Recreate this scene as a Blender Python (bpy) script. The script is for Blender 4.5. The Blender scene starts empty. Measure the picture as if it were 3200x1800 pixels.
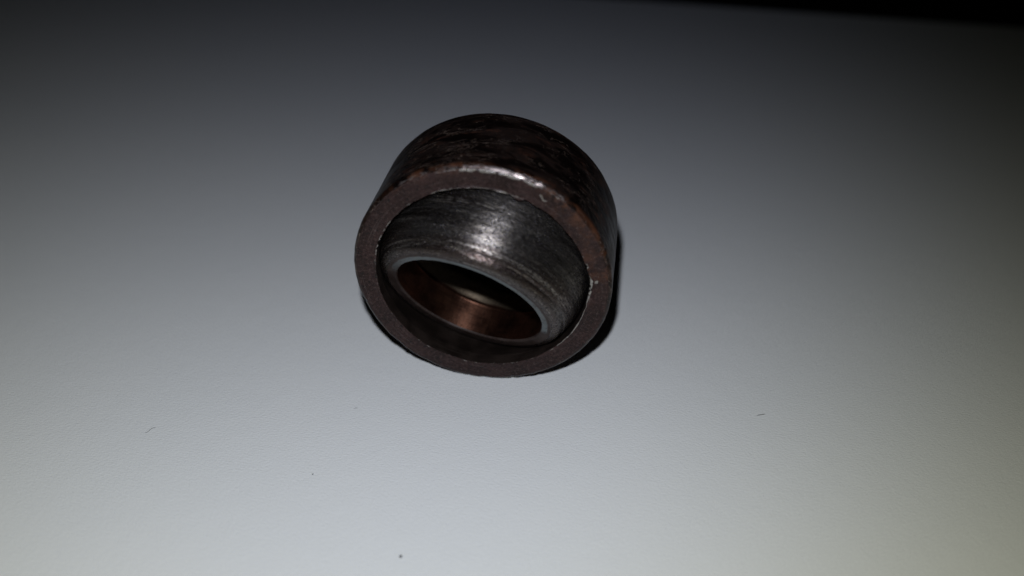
import bpy, math, random
import numpy as np
from mathutils import Matrix, Vector

# ------------------------------------------------------------------ camera, world, lamps, exposure
# 1 unit = 1 cm.  The paper is z = 0, the camera looks along +y and down.
S = bpy.context.scene
COL = S.collection
S.unit_settings.system = 'METRIC'
S.unit_settings.scale_length = 0.01

PITCH = math.radians(36.672)
cam = bpy.data.cameras.new('camera')
cam.sensor_width = 36.0
cam.lens = 29.16
cam.clip_start = 0.1
cam.clip_end = 500
cam.dof.use_dof = True
cam.dof.focus_distance = 11.3
cam.dof.aperture_fstop = 0.105
camo = bpy.data.objects.new('camera', cam)
camo.location = (0, -11.1447, 8.2986)
camo.rotation_euler = (math.pi/2 - PITCH, 0, 0)
COL.objects.link(camo)
S.camera = camo

W = bpy.data.worlds.new('World')
S.world = W
W.use_nodes = True
W.node_tree.nodes['Background'].inputs[0].default_value = (0.9, 0.95, 1.0, 1)
W.node_tree.nodes['Background'].inputs[1].default_value = 0.0004     # a dark room

S.view_settings.view_transform = 'Standard'
S.view_settings.look = 'None'
S.view_settings.exposure = 0
S.view_settings.gamma = 1


def flash(name, power, color, size, blend, aim, wing=0.0):
    l = bpy.data.lights.new(name, 'SPOT')
    l.energy = power
    l.color = color
    l.spot_size = math.radians(size)
    l.spot_blend = blend
    l.shadow_soft_size = 0.16
    o = bpy.data.objects.new(name, l)
    o.location = FLASH
    d = Vector(aim) - Vector(FLASH)
    o.rotation_euler = d.to_track_quat('-Z', 'Y').to_euler()
    COL.objects.link(o)
    if wing:                                # the flash's lens spreads its light sideways: brighter away from the axis
        l.use_nodes = True
        t = l.node_tree
        em = t.nodes['Emission']
        g = t.nodes.new('ShaderNodeNewGeometry')
        sx = t.nodes.new('ShaderNodeSeparateXYZ')
        t.links.new(g.outputs['Incoming'], sx.inputs[0])
        sq = t.nodes.new('ShaderNodeMath')
        sq.operation = 'MULTIPLY'
        t.links.new(sx.outputs[0], sq.inputs[0])
        t.links.new(sx.outputs[0], sq.inputs[1])
        ma = t.nodes.new('ShaderNodeMath')
        ma.operation = 'MULTIPLY_ADD'
        ma.inputs[1].default_value = wing
        ma.inputs[2].default_value = 1.0
        t.links.new(sq.outputs[0], ma.inputs[0])
        t.links.new(ma.outputs[0], em.inputs['Strength'])


# the phone's LED flash beside the lens: cool in the middle of the beam, warmer at its rim
FLASH = (-0.4, -10.10, 9.70)
flash('flash_lamp', 2700, (0.985, 1.0, 0.81), 154, 1.0, (-2.3, -7.8, 0), 1.2)
flash('flash_lamp_core', 1950, (0.52, 0.60, 1.0), 90, 1.0, (-2.2, 0.3, 0))


# ------------------------------------------------------------------ helpers
def frac_hash(ix, iy, iz, seed):
    h = (ix*374761393 + iy*668265263 + iz*2147483647 + seed*974634777) & 0xffffffff
    h = ((h ^ (h >> 13))*1274126177) & 0xffffffff
    h = ((h ^ (h >> 16))*2246822519) & 0xffffffff
    return ((h ^ (h >> 15)) & 0xffffff)/float(0xffffff)


def vnoise(p, scale, seed=0):
    """smooth value noise in 3D, about -1..1"""
    q = np.asarray(p, float)*scale + 1000.0
    i = np.floor(q).astype(np.int64)
    f = q - i
    f = f*f*f*(f*(f*6 - 15) + 10)
    r = 0
    for dx in (0, 1):
        for dy in (0, 1):
            for dz in (0, 1):
                w = (f[..., 0] if dx else 1 - f[..., 0])*(f[..., 1] if dy else 1 - f[..., 1])*(f[..., 2] if dz else 1 - f[..., 2])
                r = r + w*frac_hash(i[..., 0] + dx, i[..., 1] + dy, i[..., 2] + dz, seed)
    return r*2 - 1


def fbm(p, scale, octaves=3, seed=0):
    r, a, t = 0, 1.0, 0
    for k in range(octaves):
        r = r + a*vnoise(p, scale*2**k, seed + 17*k)
        t += a
        a *= 0.5
    return r/t


def tnoise(th, n, seed=0):
    """noise round a circle: n cells round"""
    p = np.stack([np.cos(th)*n/6.283, np.sin(th)*n/6.283, np.zeros_like(th)], -1)
    return vnoise(p, 1.0, seed)


def refine(pts, step):
    out = [pts[0]]
    for a, b in zip(pts[:-1], pts[1:]):
        n = max(1, int(math.ceil(math.dist(a, b)/step)))
        for k in range(1, n + 1):
            out.append((a[0] + (b[0] - a[0])*k/n, a[1] + (b[1] - a[1])*k/n))
    return out


def arc(c, r, a0, a1, n):
    return [(c[0] + r*math.cos(math.radians(a0 + (a1 - a0)*k/n)), c[1] + r*math.sin(math.radians(a0 + (a1 - a0)*k/n))) for k in range(n + 1)]


def lathe(name, prof, seg, disp, material, attrs=None):
    """prof: list of (z, r), the outside of the solid to the left of the path as drawn below"""
    pr = np.array(prof)
    th = np.linspace(0, 2*np.pi, seg, endpoint=False) - np.pi/2
    Z = np.repeat(pr[:, 0][:, None], seg, 1)
    R = np.repeat(pr[:, 1][:, None], seg, 1)
    T = np.repeat(th[None, :], len(pr), 0)
    Z, R = disp(Z, R, T)
    co = np.stack([R*np.cos(T), R*np.sin(T), Z], -1).reshape(-1, 3)
    n = len(pr)
    i, j = np.meshgrid(np.arange(n - 1), np.arange(seg), indexing='ij')
    j2 = (j + 1) % seg
    f = np.stack([i*seg + j, i*seg + j2, (i + 1)*seg + j2, (i + 1)*seg + j], -1).reshape(-1, 4)
    me = bpy.data.meshes.new(name)
    me.vertices.add(len(co))
    me.vertices.foreach_set('co', co.ravel())
    me.loops.add(f.size)
    me.loops.foreach_set('vertex_index', f.ravel())
    me.polygons.add(len(f))
    me.polygons.foreach_set('loop_start', np.arange(len(f))*4)
    me.update(calc_edges=True)
    me.shade_smooth()
    s = np.concatenate([[0], np.cumsum(np.hypot(np.diff(pr[:, 0]), np.diff(pr[:, 1])))])
    uv = me.uv_layers.new(name='turning')                           # u: cm round the turned part, v: cm along its profile
    vu = np.repeat(np.arange(seg)[None, :], n, 0).reshape(-1)
    u0 = j.reshape(-1)
    un = np.stack([u0, u0 + 1, u0 + 1, u0], -1)*(2*np.pi/seg)*1.5
    vi = i.reshape(-1)
    vv = np.stack([s[vi], s[vi], s[vi + 1], s[vi + 1]], -1)
    uv.data.foreach_set('uv', np.stack([un, vv], -1).astype(np.float32).ravel())
    if attrs:
        for k, fn in attrs.items():
            a = me.attributes.new(k, 'FLOAT', 'POINT')
            a.data.foreach_set('value', np.clip(fn(Z, R, T, co.reshape(n, seg, 3)), 0, 1).astype(np.float32).ravel())
    me.materials.append(material)
    return me


def link(name, me, parent=None):
    o = bpy.data.objects.new(name, me)
    COL.objects.link(o)
    if parent:
        o.parent = parent
    return o


def tag(o, label=None, cat=None, group=None, kind=None):
    for k, v in (('label', label), ('category', cat), ('group', group), ('kind', kind)):
        if v:
            o[k] = v
    return o


# ------------------------------------------------------------------ materials
class NT:
    def __init__(s, name):
        s.m = bpy.data.materials.new(name)
        s.m.use_nodes = True
        s.t = s.m.node_tree
        s.b = s.t.nodes['Principled BSDF']

    def n(s, typ, **kw):
        x = s.t.nodes.new(typ)
        for k, v in kw.items():
            if k[0] == '_':
                x.inputs[k[1:].replace('_', ' ')].default_value = v
            else:
                setattr(x, k, v)
        return x

    def l(s, a, b):
        s.t.links.new(a, b)

    def val(s, v, sock):
        if hasattr(v, 'is_linked'):
            s.l(v, sock)
        else:
            sock.default_value = v

    def math(s, op, a, b=0.0, clamp=False):
        x = s.n('ShaderNodeMath', operation=op, use_clamp=clamp)
        s.val(a, x.inputs[0])
        s.val(b, x.inputs[1])
        return x.outputs[0]

    def ramp(s, v, lo, hi, a=0.0, b=1.0):
        x = s.n('ShaderNodeMapRange', interpolation_type='SMOOTHSTEP')
        s.val(v, x.inputs[0])
        x.inputs[1].default_value = lo
        x.inputs[2].default_value = hi
        s.val(a, x.inputs[3])
        s.val(b, x.inputs[4])
        return x.outputs[0]

    def mix(s, f, a, b):
        x = s.n('ShaderNodeMix', data_type='RGBA')
        s.val(f, x.inputs[0])
        for k, v in ((6, a), (7, b)):
            if isinstance(v, tuple):
                x.inputs[k].default_value = v + (1,)
            else:
                s.l(v, x.inputs[k])
        return x.outputs[2]

    def coord(s, which='Object', scale=(1, 1, 1)):
        c = s.n('ShaderNodeTexCoord')
        m = s.n('ShaderNodeMapping')
        m.inputs['Scale'].default_value = scale
        s.l(c.outputs[which], m.inputs[0])
        return m.outputs[0]

    def noise(s, vec, scale, detail=4, rough=0.55, dist=0.0):
        x = s.n('ShaderNodeTexNoise', _Scale=scale, _Detail=detail, _Roughness=rough, _Distortion=dist)
        s.l(vec, x.inputs['Vector'])
        return x.outputs['Fac']

    def worn(s, a, n):
        """a worn patch: the attribute's soft edge broken up by noise"""
        return s.ramp(s.math('ADD', a, s.math('MULTIPLY', s.math('SUBTRACT', n, 0.5), 1.1)), 0.30, 0.62)

    def attr(s, name):
        return s.n('ShaderNodeAttribute', attribute_name=name).outputs['Fac']

    def bump(s, h, strength, dist, prev=None):
        x = s.n('ShaderNodeBump', _Strength=strength, _Distance=dist)
        s.l(h, x.inputs['Height'])
        if prev:
            s.l(prev, x.inputs['Normal'])
        return x.outputs[0]

    def done(s, color, metallic, rough, normal=None, spec=0.5):
        for k, v in (('Base Color', color), ('Metallic', metallic), ('Roughness', rough), ('Specular IOR Level', spec)):
            if isinstance(v, tuple):
                s.b.inputs[k].default_value = v + (1,)
            else:
                s.val(v, s.b.inputs[k])
        if normal:
            s.l(normal, s.b.inputs['Normal'])
        return s.m


def mat_paper():
    t = NT('white_paper')
    v = t.coord('Object')
    big = t.noise(v, 0.25, 2)
    vs = t.coord('Object', (1.0, 2.0, 1))
    fibre = t.noise(vs, 21, 4, 0.6, 0.4)
    fine = t.noise(v, 60, 2)
    fl = t.noise(v, 3.2, 3)
    h = t.math('ADD', t.math('MULTIPLY', fibre, 0.8), t.math('ADD', t.math('MULTIPLY', fine, 0.25), t.math('MULTIPLY', fl, 0.5)))
    col = t.mix(big, (0.76, 0.77, 0.78), (0.80, 0.80, 0.80))
    sp = t.ramp(t.noise(t.coord('Object', (1, 1, 1)), 9, 1), 0.83, 0.86)
    col = t.mix(t.math('MULTIPLY', sp, 0.25), col, (0.3, 0.3, 0.32))
    return t.done(col, 0.0, 0.75, t.bump(h, 0.95, 0.011), 0.25)


def mat_table():
    t = NT('dark_table')
    v = t.coord('Object')
    col = t.mix(t.noise(v, 0.6, 4), (0.006, 0.005, 0.005), (0.012, 0.010, 0.009))
    return t.done(col, 0.0, 0.6, None, 0.2)


def mat_wall():
    """blackened outside of the outer ring: glossy scale, rubbed brown patches, crackled rims of flaked scale"""
    t = NT('blackened_scaly_steel')
    v = t.coord('Object')
    vs = t.coord('Object', (1, 1, 2.6))
    patch = t.ramp(t.noise(vs, 1.7, 7, 0.60, 0.7), 0.42, 0.60)
    grain = t.noise(v, 20, 4, 0.6)
    redp = t.ramp(t.noise(vs, 2.6, 5, 0.6, 0.5), 0.5, 0.68)
    brown = t.mix(redp, (0.020, 0.0102, 0.0070), (0.074, 0.029, 0.0175))
    brown = t.mix(t.ramp(grain, 0.4, 0.65), t.mix(0.55, brown, (0.01, 0.008, 0.008)), brown)
    col = t.mix(patch, (0.004, 0.0022, 0.0018), brown)
    # crackle: thin wandering lines where one flake of scale ends
    vo = t.n('ShaderNodeTexNoise', _Scale=2.3, _Detail=5, _Roughness=0.56, _Distortion=1.0)
    t.l(vs, vo.inputs['Vector'])
    line = t.math('ABSOLUTE', t.math('SUBTRACT', vo.outputs['Fac'], 0.52))
    crack = t.ramp(line, 0.0, 0.013, 1.0, 0.0)
    crack = t.math('MULTIPLY', crack, t.ramp(t.noise(v, 2.1, 3), 0.42, 0.58))
    col = t.mix(t.math('MULTIPLY', crack, 0.75), col, (0.21, 0.15, 0.12))
    rust = t.attr('rust')
    rn = t.math('MULTIPLY', rust, t.ramp(t.noise(v, 5.5, 4), 0.40, 0.62))
    col = t.mix(rn, col, (0.105, 0.040, 0.020))
    bright = t.worn(t.attr('bright'), t.noise(t.coord('UV', (9, 26, 1)), 1.2, 4))
    col = t.mix(bright, col, (0.24, 0.20, 0.19))  # highlight on the front rounding's top arc, painted into the colour
    rough = t.ramp(patch, 0, 1, 0.28, 0.42)
    rough = t.math('ADD', rough, t.math('MULTIPLY', grain, 0.12))
    h = t.math('ADD', t.math('MULTIPLY', grain, 0.25), t.math('ADD', t.math('MULTIPLY', patch, 1.0), t.math('MULTIPLY', crack, 0.9)))
    met = t.math('ADD', t.math('MULTIPLY', bright, 0.6), 0.25, True)
    return t.done(col, met, rough, t.bump(h, 0.45, 0.012), 0.45)


def mat_face():
    """dull brown-grey end face with turning marks, pits and a few silvery scrapes"""
    t = NT('dull_brown_steel')
    v = t.coord('Object')
    uv = t.coord('UV', (0.55, 30, 1))
    turn = t.noise(uv, 1.6, 4, 0.6)
    tone = t.noise(v, 2.4, 6, 0.7)
    grain = t.noise(v, 22, 6, 0.78)
    pits = t.ramp(t.noise(v, 15, 4, 0.6), 0.33, 0.41)
    col = t.mix(t.ramp(tone, 0.35, 0.68), (0.016, 0.0070, 0.0062), (0.038, 0.0186, 0.0166))
    col = t.mix(t.math('MULTIPLY', t.ramp(grain, 0.50, 0.68), 0.8), col, (0.078, 0.052, 0.047))
    col = t.mix(t.ramp(grain, 0.48, 0.34), col, (0.009, 0.006, 0.005))
    col = t.mix(t.math('MULTIPLY', t.math('SUBTRACT', 1.0, pits), 0.8), col, (0.006, 0.004, 0.004))
    col = t.mix(t.math('MULTIPLY', t.ramp(turn, 0.56, 0.70), 0.42), col, (0.095, 0.075, 0.070))
    fleck = t.ramp(t.noise(v, 30, 2, 0.4), 0.75, 0.78)
    col = t.mix(t.math('MULTIPLY', fleck, 0.6), col, (0.35, 0.30, 0.26))
    rust = t.math('MULTIPLY', t.attr('rust'), t.ramp(t.noise(v, 6.0, 5, 0.65), 0.42, 0.66))
    col = t.mix(t.math('MULTIPLY', rust, 0.75), col, (0.105, 0.042, 0.021))
    bright = t.worn(t.attr('bright'), t.noise(t.coord('UV', (9, 26, 1)), 1.2, 4))
    col = t.mix(bright, col, (0.30, 0.272, 0.25))  # bare chips and scrapes, plus highlights painted along the top
    h = t.math('ADD', t.math('MULTIPLY', turn, 0.35), t.math('ADD', t.math('MULTIPLY', grain, 0.75), t.math('MULTIPLY', pits, 0.35)))
    rough = t.math('SUBTRACT', t.ramp(tone, 0.3, 0.7, 0.44, 0.58), t.math('MULTIPLY', bright, 0.16))
    met = t.math('ADD', t.math('MULTIPLY', bright, 0.7), 0.15, True)
    return t.done(col, met, rough, t.bump(h, 0.8, 0.012), 0.26)


def mat_race():
    t = NT('oily_dark_bore')
    v = t.coord('Object')
    uv = t.coord('UV', (0.5, 30, 1))
    turn = t.noise(uv, 1.5, 4, 0.6)
    tone = t.noise(v, 3.0, 4)
    col = t.mix(t.ramp(tone, 0.35, 0.65), (0.011, 0.0075, 0.006), (0.026, 0.018, 0.015))
    grain = t.noise(v, 30, 4, 0.6)
    col = t.mix(t.math('MULTIPLY', t.ramp(turn, 0.55, 0.7), 0.4), col, (0.06, 0.046, 0.04))
    bright = t.worn(t.attr('bright'), grain)
    col = t.mix(bright, col, (0.52, 0.49, 0.44))  # bare metal in the chip, and a painted glint at the mouth's top
    h = t.math('ADD', t.math('MULTIPLY', turn, 0.6), t.math('MULTIPLY', grain, 0.4))
    return t.done(col, 0.3, 0.42, t.bump(h, 0.8, 0.010), 0.4)


def mat_ball():
    """grey steel ball: fine pits, scratches round the axis, brown staining toward the rim"""
    t = NT('worn_grey_steel')
    v = t.coord('Object')
    uv = t.coord('UV', (0.42, 24, 1))
    scr = t.noise(uv, 1.3, 5, 0.65)
    streak = t.noise(t.coord('UV', (1.3, 13, 1)), 1.0, 5, 0.65, 0.3)
    arcs = t.ramp(t.noise(t.coord('UV', (0.40, 11, 1)), 1.0, 5, 0.6, 0.5), 0.55, 0.64)
    tone = t.noise(t.coord('UV', (0.45, 4.2, 1)), 1.0, 5, 0.6)
    grain = t.noise(t.coord('UV', (13, 44, 1)), 1.0, 5, 0.68)
    pit = t.ramp(t.noise(t.coord('UV', (19, 34, 1)), 1.0, 5, 0.65), 0.36, 0.47)
    col = t.mix(t.ramp(tone, 0.33, 0.66), (0.024, 0.0195, 0.0175), (0.094, 0.085, 0.081))
    brown = t.math('MULTIPLY', t.attr('stain'), t.ramp(tone, 0.70, 0.36))
    col = t.mix(brown, col, (0.066, 0.046, 0.041))
    col = t.mix(t.math('MULTIPLY', t.ramp(streak, 0.52, 0.70), 0.6), col, (0.25, 0.222, 0.20))
    col = t.mix(t.math('MULTIPLY', t.ramp(streak, 0.46, 0.34), 0.6), col, (0.025, 0.023, 0.022))
    col = t.mix(t.math('MULTIPLY', arcs, t.ramp(grain, 0.42, 0.56)), col, (0.30, 0.27, 0.25))
    col = t.mix(t.math('MULTIPLY', t.ramp(grain, 0.55, 0.70), 0.45), col, (0.42, 0.39, 0.365))
    col = t.mix(t.math('MULTIPLY', t.math('SUBTRACT', 1.0, pit), 0.9), col, (0.010, 0.009, 0.008))
    h = t.math('ADD', t.math('MULTIPLY', scr, 0.45), t.math('ADD', t.math('MULTIPLY', grain, 0.45), t.math('ADD', t.math('MULTIPLY', pit, 0.25), t.math('MULTIPLY', streak, 0.45))))
    rough = t.ramp(grain, 0.3, 0.7, 0.235, 0.34)
    n = t.bump(h, 0.80, 0.012)
    tg = t.n('ShaderNodeTangent', direction_type='RADIAL', axis='Z')
    t.l(tg.outputs[0], t.b.inputs['Tangent'])
    t.b.inputs['Anisotropic'].default_value = 0.6
    t.b.inputs['Anisotropic Rotation'].default_value = 0.25
    return t.done(col, 0.85, rough, n, 0.5)


def mat_rim():
    t = NT('burnished_blue_grey_rim')
    v = t.coord('Object')
    uv = t.coord('UV', (0.6, 22, 1))
    tone = t.noise(v, 2.6, 4)
    grain = t.noise(v, 36, 3, 0.6)
    pol = t.attr('bright')
    col = t.mix(t.ramp(tone, 0.35, 0.65), (0.026, 0.016, 0.0135), (0.050, 0.035, 0.031))
    col = t.mix(pol, col, (0.128, 0.141, 0.146))
    pit = t.ramp(t.noise(v, 20, 3, 0.5), 0.33, 0.40)
    col = t.mix(t.math('MULTIPLY', t.math('SUBTRACT', 1.0, pit), 0.6), col, (0.03, 0.025, 0.022))
    h = t.math('ADD', t.math('MULTIPLY', t.noise(uv, 1.5, 3), 0.5), t.math('ADD', t.math('MULTIPLY', grain, 0.5), t.math('MULTIPLY', pit, 0.4)))
    return t.done(col, 0.15, 0.5, t.bump(h, 0.6, 0.010), 0.25)


def mat_bore():
    """worn bore: coppery brown steel polished along its length, a paler worn band deep inside"""
    t = NT('coppery_worn_bore')
    v = t.coord('Object')
    rings = t.noise(t.coord('UV', (0.8, 26, 1)), 1.3, 4, 0.6)
    axial = t.noise(t.coord('UV', (26, 5.0, 1)), 1.0, 3, 0.6)
    tone = t.noise(t.coord('UV', (1.6, 2.6, 1)), 1.0, 5, 0.65)
    col = t.mix(t.ramp(tone, 0.30, 0.68), (0.042, 0.0175, 0.0115), (0.170, 0.077, 0.049))
    col = t.mix(t.math('MULTIPLY', t.ramp(axial, 0.50, 0.75), 0.35), col, (0.20, 0.115, 0.080))
    col = t.mix(t.math('MULTIPLY', t.ramp(rings, 0.50, 0.32), 0.45), col, (0.03, 0.014, 0.010))
    band = t.math('MULTIPLY', t.attr('band'), t.ramp(tone, 0.25, 0.6, 0.5, 1.0))
    col = t.mix(band, col, (0.27, 0.215, 0.155))
    grain = t.noise(v, 30, 4, 0.65)
    col = t.mix(t.math('MULTIPLY', t.ramp(grain, 0.46, 0.32), 0.6), col, (0.05, 0.028, 0.020))
    h = t.math('ADD', t.math('MULTIPLY', rings, 0.35), t.math('ADD', t.math('MULTIPLY', grain, 0.35), t.math('MULTIPLY', axial, 0.3)))
    col = t.mix(t.attr('deep_shade'), col, (0.012, 0.008, 0.006))  # shade deep in the bore, painted darker with depth
    tg = t.n('ShaderNodeTangent', direction_type='RADIAL', axis='Z')
    t.l(tg.outputs[0], t.b.inputs['Tangent'])
    t.b.inputs['Anisotropic'].default_value = 0.55
    t.b.inputs['Anisotropic Rotation'].default_value = 0.25
    return t.done(col, 0.95, 0.35, t.bump(h, 0.7, 0.007), 0.5)


def mat_plain(name, col, rough=0.7, met=0.0):
    t = NT(name)
    v = t.coord('Object')
    c = t.mix(t.noise(v, 40, 3), tuple(x*0.6 for x in col), tuple(min(1, x*1.3) for x in col))
    return t.done(c, met, rough, t.bump(t.noise(v, 60, 3), 0.5, 0.005))


# ------------------------------------------------------------------ the table and the sheet of paper
def slab(name, cx, cy, ang, lx, ly, z0, z1, m, nx=1, ny=1, sag=None):
    u = Vector((math.cos(ang), math.sin(ang)))
    w = Vector((-math.sin(ang), math.cos(ang)))
    vs, fs = [], []
    for zz in (z1, z0):
        for j in range(ny + 1):
            for i in range(nx + 1):
                a, b = lx*(i/nx - .5), ly*(j/ny - .5)
                vs.append((a, b, zz + (sag(a, b) if sag else 0)))
    N = (nx + 1)*(ny + 1)
    idx = lambda k, i, j: k*N + j*(nx + 1) + i
    for j in range(ny):
        for i in range(nx):
            fs.append((idx(0, i, j), idx(0, i + 1, j), idx(0, i + 1, j + 1), idx(0, i, j + 1)))
            fs.append((idx(1, i, j), idx(1, i, j + 1), idx(1, i + 1, j + 1), idx(1, i + 1, j)))
    for i in range(nx):
        fs.append((idx(0, i, 0), idx(1, i, 0), idx(1, i + 1, 0), idx(0, i + 1, 0)))
        fs.append((idx(0, i + 1, ny), idx(1, i + 1, ny), idx(1, i, ny), idx(0, i, ny)))
    for j in range(ny):
        fs.append((idx(0, 0, j + 1), idx(1, 0, j + 1), idx(1, 0, j), idx(0, 0, j)))
        fs.append((idx(0, nx, j), idx(1, nx, j), idx(1, nx, j + 1), idx(0, nx, j + 1)))
    me = bpy.data.meshes.new(name)
    me.from_pydata(vs, [], fs)
    me.materials.append(m)
    o = link(name, me)
    o.location = (cx, cy, 0)
    o.rotation_euler = (0, 0, ang)
    return o


tag(slab('table_top', 0, 20, 0, 160, 110, -3.0, -0.06, mat_table()), kind='structure')
ANG = math.atan2(12.5818 - 14.5793, 14.8065 - 5.9233)
ue = Vector((math.cos(ANG), math.sin(ANG)))
we = Vector((-math.sin(ANG), math.cos(ANG)))
edge_mid = Vector((5.9233, 14.5793)) - ue*5.5
pc = edge_mid - we*14.85
paper = slab('paper_sheet', pc.x, pc.y, ANG, 42.0, 29.7, -0.03, 0.0, mat_paper())
tag(paper, 'large plain white paper sheet lying under the dark bearing', 'paper')

# ------------------------------------------------------------------ the bearing
PSI = math.radians(8.366)
RO, LEN = 1.75, 1.55
axis = Vector((math.sin(PSI), math.cos(PSI), 0))
front = Vector((-0.42007, -2.22765, RO))
right = axis.cross(Vector((0, 0, 1)))
M_ring = Matrix((( right.x, 0, -axis.x, front.x),
                 ( right.y, 0, -axis.y, front.y),
                 ( 0,       1,  0,      front.z),
                 ( 0, 0, 0, 1)))
TC = 0.73                                       # depth of the ball's centre behind the front face
RS = 1.519                                      # ball radius
nrm = Vector((-0.3376, -0.8340, -0.4360)).normalized()
ctr = front + axis*TC
bx = Vector((0, 0, 1)).cross(nrm).normalized()
by = nrm.cross(bx)
M_ball = Matrix(((bx.x, by.x, nrm.x, ctr.x), (bx.y, by.y, nrm.y, ctr.y), (bx.z, by.z, nrm.z, ctr.z), (0, 0, 0, 1)))

root = bpy.data.objects.new('spherical_bearing', None)
root.empty_display_size = 0.5
COL.objects.link(root)
root.location = (front.x + axis.x*LEN/2, front.y + axis.y*LEN/2, 0)
tag(root, 'worn dark brown steel ring bearing with grey ball lying on white paper', 'bearing')
bpy.context.view_layer.update()
INV = Matrix.Translation(-root.location)

D = math.degrees


def ang_in(T, lo, hi, soft):
    """1 inside the arc lo..hi (degrees), fading over soft degrees"""
    d = (np.degrees(T) + 720) % 360
    m = (lo + hi)/2 % 360
    x = np.abs((d - m + 180) % 360 - 180) - (hi - lo)/2
    return np.clip(1 - x/soft, 0, 1)


def mouth_bite(T):
    """how far the mouth's edge is worn or chipped away (+) or burred inward (-), by angle"""
    e = 0.006*tnoise(T, 40, 3) + 0.005*tnoise(T, 110, 4) + 0.003*tnoise(T, 260, 5)
    chip = ang_in(T, -5, 15, 3)
    e = e + chip*(0.032 + 0.022*tnoise(T, 90, 8) + 0.012*tnoise(T, 240, 9))
    e = e - ang_in(T, 68.5, 71, 2.5)*0.030
    e = e + ang_in(T, 63, 66, 2)*0.012
    e = e + ang_in(T, 158, 164, 4)*(0.012 + 0.012*tnoise(T, 200, 11))
    return e


def rim_bite(T):
    """nicks round the ring's outer front edge"""
    n = tnoise(T, 46, 21)
    m = tnoise(T, 150, 22)
    low = ang_in(T, -150, -80, 20)
    return 0.004*m + (0.3 + 0.7*low)*(0.030*np.clip(n - 0.25, 0, 1) + 0.022*np.clip(m - 0.45, 0, 1))


def disp_ring(Z, R, T):
    dep = -Z
    P = np.stack([R*np.cos(T), R*np.sin(T), Z], -1)
    wm = np.exp(-((R - 1.433)/0.05)**2)*np.exp(-(dep/0.07)**2)
    deep = np.exp(-((R - 1.433)/0.12)**2)*np.exp(-(dep/0.16)**2)*ang_in(T, -5, 15, 3)
    we_ = np.exp(-((R - 1.73)/0.05)**2)*np.exp(-(dep/0.09)**2)
    R2 = R + wm*mouth_bite(T) + deep*0.018*fbm(P, 14, 3, 31) - we_*rim_bite(T)
    Z2 = Z - deep*(0.018 + 0.03*np.clip(fbm(P, 9, 3, 33), -1, 1)) - we_*0.3*rim_bite(T)
    low = 0.004*fbm(P, 1.4, 2, 41) + 0.0022*fbm(P, 9, 2, 42)
    out = (R > 1.69)
    R2 = R2 + np.where(out, low - 0.008*np.clip(fbm(P*np.array([1, 1, 1.7]), 2.6, 3, 43) - 0.12, 0, 1), 0)
    Z2 = Z2 + np.where(dep < 0.03, 0.0025*fbm(P, 7, 3, 44), 0)
    # the mouth's edge is rolled out into a thin burr, most along the top
    lip = np.exp(-((R - 1.448)/0.013)**2)*np.where(dep < 0.02, 1, 0)
    Z2 = Z2 + lip*(0.003 + 0.017*ang_in(T, 76, 108, 12))*(0.7 + 0.5*tnoise(T, 70, 45) + 0.3*tnoise(T, 200, 46))
    return Z2, R2


def a_rust_wall(Z, R, T, P):
    e = np.exp(-((-Z - 0.05)/0.06)**2)
    arcs = np.maximum.reduce([ang_in(T, 58, 68, 6), 0.7*ang_in(T, 14, 48, 8), 0.75*ang_in(T, 98, 124, 8), 0.35*ang_in(T, 40, 110, 10)])*(0.8 + 0.8*fbm(P, 3.5, 3, 52))
    return e*arcs + 0.15*e


def a_glint_wall(Z, R, T, P):
    return np.exp(-((-Z - 0.025)/0.028)**2)*np.maximum(ang_in(T, 68, 92, 14), 0.45*ang_in(T, 55, 122, 14))*(0.75 + 0.6*fbm(P, 8, 2, 51))  # painted highlight, strongest along the top of the rounding


def a_rust_face(Z, R, T, P):
    e = np.exp(-((R - 1.72)/0.07)**2)
    return (e*np.maximum(ang_in(T, 15, 66, 10), 0.8*ang_in(T, 98, 125, 8)) + 0.45*ang_in(T, 2, 46, 15))*(0.85 + 0.8*fbm(P, 3.0, 3, 53))


def a_bare_glint_face(Z, R, T, P):
    n = fbm(P, 12, 3, 61)
    chip = ang_in(T, -6, 16, 3)*np.exp(-((R - 1.452)/0.022)**2)
    crack = ang_in(T, 4.5, 6.5, 1.5)*np.exp(-((R - 1.54)/0.045)**2)*(n > 0.12)*0.7
    mark = ang_in(T, 57.5, 61, 1.2)*np.exp(-((R - 1.585 - 0.02*np.sin(T*60))/0.014)**2)*0.8
    mouth = np.exp(-((R - 1.442)/0.016)**2)*(0.38 + 0.62*np.maximum(ang_in(T, 76, 108, 12), 0.5*ang_in(T, 150, 172, 8)))  # worn edge all round, with a glint painted along its top
    top = np.maximum(ang_in(T, 68, 92, 14), 0.4*ang_in(T, 55, 122, 14))*np.exp(-((R - 1.690)/0.030)**2)*(0.75 + 0.6*n)  # painted highlight where the face meets the outer rounding
    rt = 0.6*ang_in(T, -40, -8, 8)*np.exp(-((R - 1.438)/0.014)**2)
    return np.maximum.reduce([chip*(0.7 + n), crack, mark, mouth*(0.7 + 0.6*n), top, rt])


def a_bare_glint_race(Z, R, T, P):
    n = fbm(P, 12, 3, 62)
    chip = ang_in(T, -6, 16, 3)*np.exp(-(Z/0.09)**2)
    mouth = np.exp(-(Z/0.03)**2)*(0.3 + 0.6*ang_in(T, 72, 112, 12))  # worn edge, brightened along its top as a painted glint
    return np.maximum(chip*(0.8 + n), mouth*(0.7 + 0.6*n))


SEG = 1440
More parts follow.
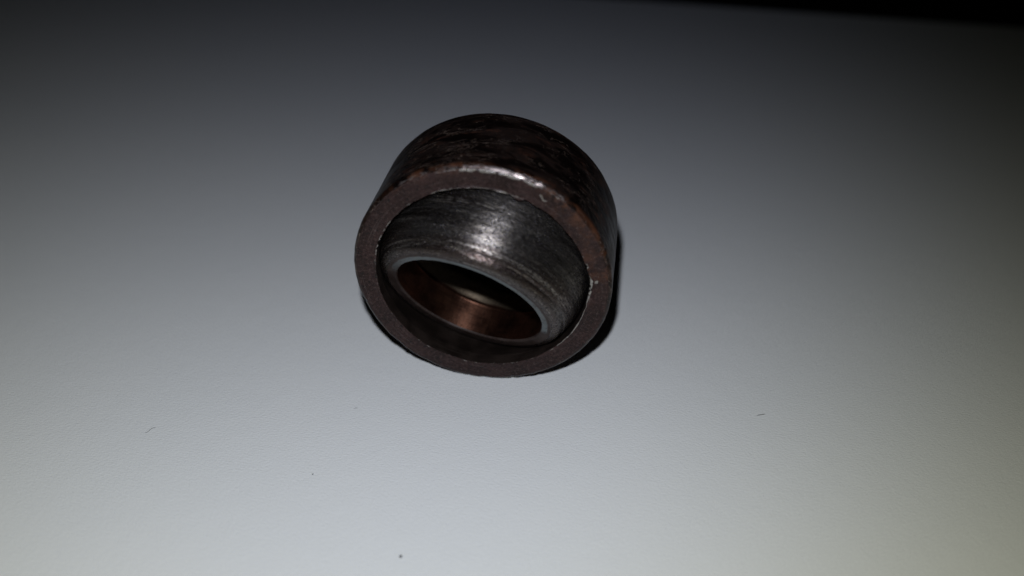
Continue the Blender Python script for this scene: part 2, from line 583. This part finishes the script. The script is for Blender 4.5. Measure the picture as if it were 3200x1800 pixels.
# outer wall: from the middle of the front rounding over the outside to the back face
front_round = arc((-0.085, 1.665), 0.085, 0, 90, 14)               # (z, r): from the face round to the wall
wall_prof = front_round[4:] + refine([(-0.085, 1.75), (-LEN + 0.08, 1.75)], 0.022)[1:] \
    + arc((-LEN + 0.08, 1.67), 0.08, 90, 180, 8)[1:] + refine([(-LEN, 1.67), (-LEN, 1.45)], 0.05)[1:]
face_prof = refine([(-0.0035, 1.436), (0, 1.447)], 0.006) + refine([(0, 1.447), (0, 1.665)], 0.009)[1:] + front_round[1:5]
zc = -TC
rin = 1.533
zl = zc + math.sqrt(rin**2 - 1.433**2)
za = -LEN + 0.06
groove = []
for k in range(61):
    z = zl + (za - zl)*k/60
    groove.append((z, math.sqrt(max(rin**2 - (z - zc)**2, 0.2))))
race_prof = refine([(-LEN, 1.45), (za - 0.001, groove[-1][1])], 0.05) + groove[::-1] + refine([(zl, 1.433), (-0.03, 1.433)], 0.010)[1:] \
    + [(-0.022, 1.4332), (-0.012, 1.4338), (-0.0035, 1.436)]

wall = link('outer_ring', lathe('outer_ring', wall_prof, SEG, disp_ring, mat_wall(), {'rust': a_rust_wall, 'bright': a_glint_wall}), root)
wall.matrix_local = INV @ M_ring
face = link('end_face', lathe('end_face', face_prof, SEG, disp_ring, mat_face(), {'rust': a_rust_face, 'bright': a_bare_glint_face}), wall)
race = link('raceway', lathe('raceway', race_prof, SEG, disp_ring, mat_race(), {'bright': a_bare_glint_race}), wall)
tag(wall, 'blackened outer ring with flaked brown scale')
tag(face, 'dull brown front face with a chipped inner edge')

# the ball (inner ring): sphere, flat rim, bore
HB, RR, RB = 0.840, 1.2660, 1.048
HS = math.sqrt(RS**2 - (RR)**2)


def disp_ball(Z, R, T):
    P = np.stack([R*np.cos(T), R*np.sin(T), Z], -1)
    edge = np.exp(-((R - RB - 0.02)/0.02)**2)*np.exp(-((Z - HB)/0.06)**2)
    nick = 0.012*np.clip(tnoise(T, 60, 71) - 0.35, 0, 1) + 0.004*tnoise(T, 140, 72)
    worn = np.where(Z > -HB, 0.0018*fbm(P*np.array([1, 1, 6]), 3, 3, 73), 0)
    step = np.clip((0.36 - Z)/0.05, 0, 1)
    step = np.where((R < RB + 0.004) & (Z < 0.6), step*step*(3 - 2*step)*0.016 - 0.005*np.exp(-((Z - 0.36)/0.018)**2), 0)
    return Z, R + edge*nick + step + np.where(R > 1.34, worn, 0)


def a_stain(Z, R, T, P):
    return np.clip((Z - 0.40)/0.26, 0, 1)*(0.95 + 0.5*fbm(P, 2.0, 3, 81)) + 0.35*np.clip(fbm(P, 1.5, 3, 82), 0, 1)


def a_pol(Z, R, T, P):
    n = fbm(P, 5, 3, 83)
    m = fbm(P, 16, 2, 85)
    w = np.clip((1.150 + 0.010*m - R)/0.014, 0, 1)*np.clip((R - RB - 0.004)/0.012, 0, 1)
    return w*np.minimum(ang_in(T, -14, 200, 6), ang_in(T, -60, 132, 26))*np.clip(0.9 + 0.35*n, 0, 1)


def a_band(Z, R, T, P):
    n = fbm(P, 3, 2, 84)
    return np.clip((0.335 + 0.03*n - Z)/0.03, 0, 1)*0.9


def a_deep_shade(Z, R, T, P):
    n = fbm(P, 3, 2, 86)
    return np.clip((0.12 + 0.04*n - Z)/0.10, 0, 1)*0.95  # painted shade, growing with depth into the bore


sph = []
b1 = math.degrees(math.asin(HB/RS))
for k in range(121):
    b = math.radians(-b1 + 2*b1*k/120)
    sph.append((RS*math.sin(b), RS*math.cos(b)))
rim_r = RS*math.cos(math.radians(b1))
# the ball's shoulder rolls over into the flat rim
ks = [k for k in range(len(sph)) if sph[k][0] < 0 or sph[k][1] > 1.335]
sph = sph[:ks[-1] + 1]
sph.append((sph[-1][0] + 0.005, sph[-1][1] - 0.016))                # a small turned step
p0, p1, p2 = sph[-1], (HB, rim_r + 0.036), (HB, 1.185)
roll = []
for k in range(1, 19):
    u = k/18
    roll.append(tuple((1 - u)**2*p0[i] + 2*u*(1 - u)*p1[i] + u*u*p2[i] for i in (0, 1)))
sph_prof = (sph + roll)[::-1]
rim_prof = refine([(HB - 0.030, RB), (HB - 0.020, RB + 0.002), (HB - 0.006, RB + 0.010), (HB, RB + 0.022)], 0.004) \
    + refine([(HB, RB + 0.022), (HB, 1.185)], 0.008)[1:]
bore_prof = refine([(-HB, RB + 0.10), (-HB + 0.075, RB), (HB - 0.030, RB)], 0.012)
ball = link('inner_ring', lathe('inner_ring', sph_prof, SEG, disp_ball, mat_ball(), {'stain': a_stain}), root)
ball.matrix_local = INV @ M_ball
rim = link('rim', lathe('rim', rim_prof, SEG, disp_ball, mat_rim(), {'bright': a_pol}), ball)
bore = link('bore', lathe('bore', bore_prof, SEG, disp_ball, mat_bore(), {'band': a_band, 'deep_shade': a_deep_shade}), ball)
tag(ball, 'tilted grey steel ball with scratches and pits')
tag(bore, 'coppery brown bore of the ball')
back = refine([(-HB, rim_r - 0.0), (-HB, RB + 0.10)], 0.05)
link('back_rim', lathe('back_rim', back, 240, lambda Z, R, T: (Z, R), rim.data.materials[0]), ball)


# ------------------------------------------------------------------ lint and specks on the paper
def tube(name, pts, rad, m):
    me = bpy.data.meshes.new(name)
    vs, fs = [], []
    n = len(pts)
    k = 6
    for i, p in enumerate(pts):
        p = Vector(p)
        t = (Vector(pts[min(i + 1, n - 1)]) - Vector(pts[max(i - 1, 0)])).normalized()
        s = t.cross(Vector((0, 0, 1))).normalized()
        q = s.cross(t)
        r = rad*(0.55 if i in (0, n - 1) else 1)
        for j in range(k):
            a = 2*math.pi*j/k
            vs.append(p + s*r*math.cos(a) + q*r*math.sin(a))
    for i in range(n - 1):
        for j in range(k):
            fs.append((i*k + j, i*k + (j + 1) % k, (i + 1)*k + (j + 1) % k, (i + 1)*k + j))
    fs.append(tuple(range(k))[::-1])
    fs.append(tuple((n - 1)*k + j for j in range(k)))
    me.from_pydata(vs, [], fs)
    me.shade_smooth()
    me.materials.append(m)
    return me


lint = mat_plain('grey_lint', (0.22, 0.22, 0.22))
dirt = mat_plain('dark_grit', (0.03, 0.028, 0.027))


def fibre(x, y, pts, rad, label):
    o = link('lint_fibre', tube('lint_fibre', pts, rad, lint))
    o.location = (x, y, 0)
    tag(o, label, 'lint', 'lint fibres on the paper')


fibre(3.453, -2.962, [(-0.060, -0.012, 0.008), (-0.025, -0.004, 0.013), (0.02, 0.002, 0.014), (0.062, 0.016, 0.009)], 0.0052,
      'short straight dark lint fibre right of the bearing')
fibre(-4.92, -3.245, [(-0.055, -0.05, 0.006), (-0.035, -0.048, 0.009), (-0.012, -0.018, 0.012), (0.005, 0.022, 0.012), (0.03, 0.042, 0.010), (0.058, 0.046, 0.006)], 0.0028,
      'thin curled S-shaped lint fibre left of the bearing')
fibre(-2.19, -2.827, [(-0.03, -0.006, 0.004), (0.0, 0.003, 0.006), (0.03, 0.004, 0.004)], 0.0026,
      'tiny faint lint fibre just below the ring on its left')


def grit(x, y, r, seed, label):
    rnd = random.Random(seed)
    vs, fs = [], []
    nu, nv = 10, 6
    for j in range(nv + 1):
        for i in range(nu):
            a, b = 2*math.pi*i/nu, math.pi*(j/nv - .5)
            q = r*(1 + rnd.uniform(-.28, .28)) if 0 < j < nv else r*0.9
            vs.append((q*math.cos(b)*math.cos(a)*1.15, q*math.cos(b)*math.sin(a), r*0.62 + 0.62*q*math.sin(b)))
    for j in range(nv):
        for i in range(nu):
            fs.append((j*nu + i, j*nu + (i + 1) % nu, (j + 1)*nu + (i + 1) % nu, (j + 1)*nu + i))
    me = bpy.data.meshes.new('grit_speck')
    me.from_pydata(vs, [], fs)
    me.materials.append(dirt)
    o = link('grit_speck', me)
    o.location = (x, y, 0)
    tag(o, label, 'speck', 'dark specks on the paper')


grit(-1.2998, -5.2534, 0.0165, 1, 'round black grit speck near the bottom edge of the paper in view')
grit(-2.562, -4.014, 0.0085, 2, 'tiny dark grit speck between the bearing and the lower left')
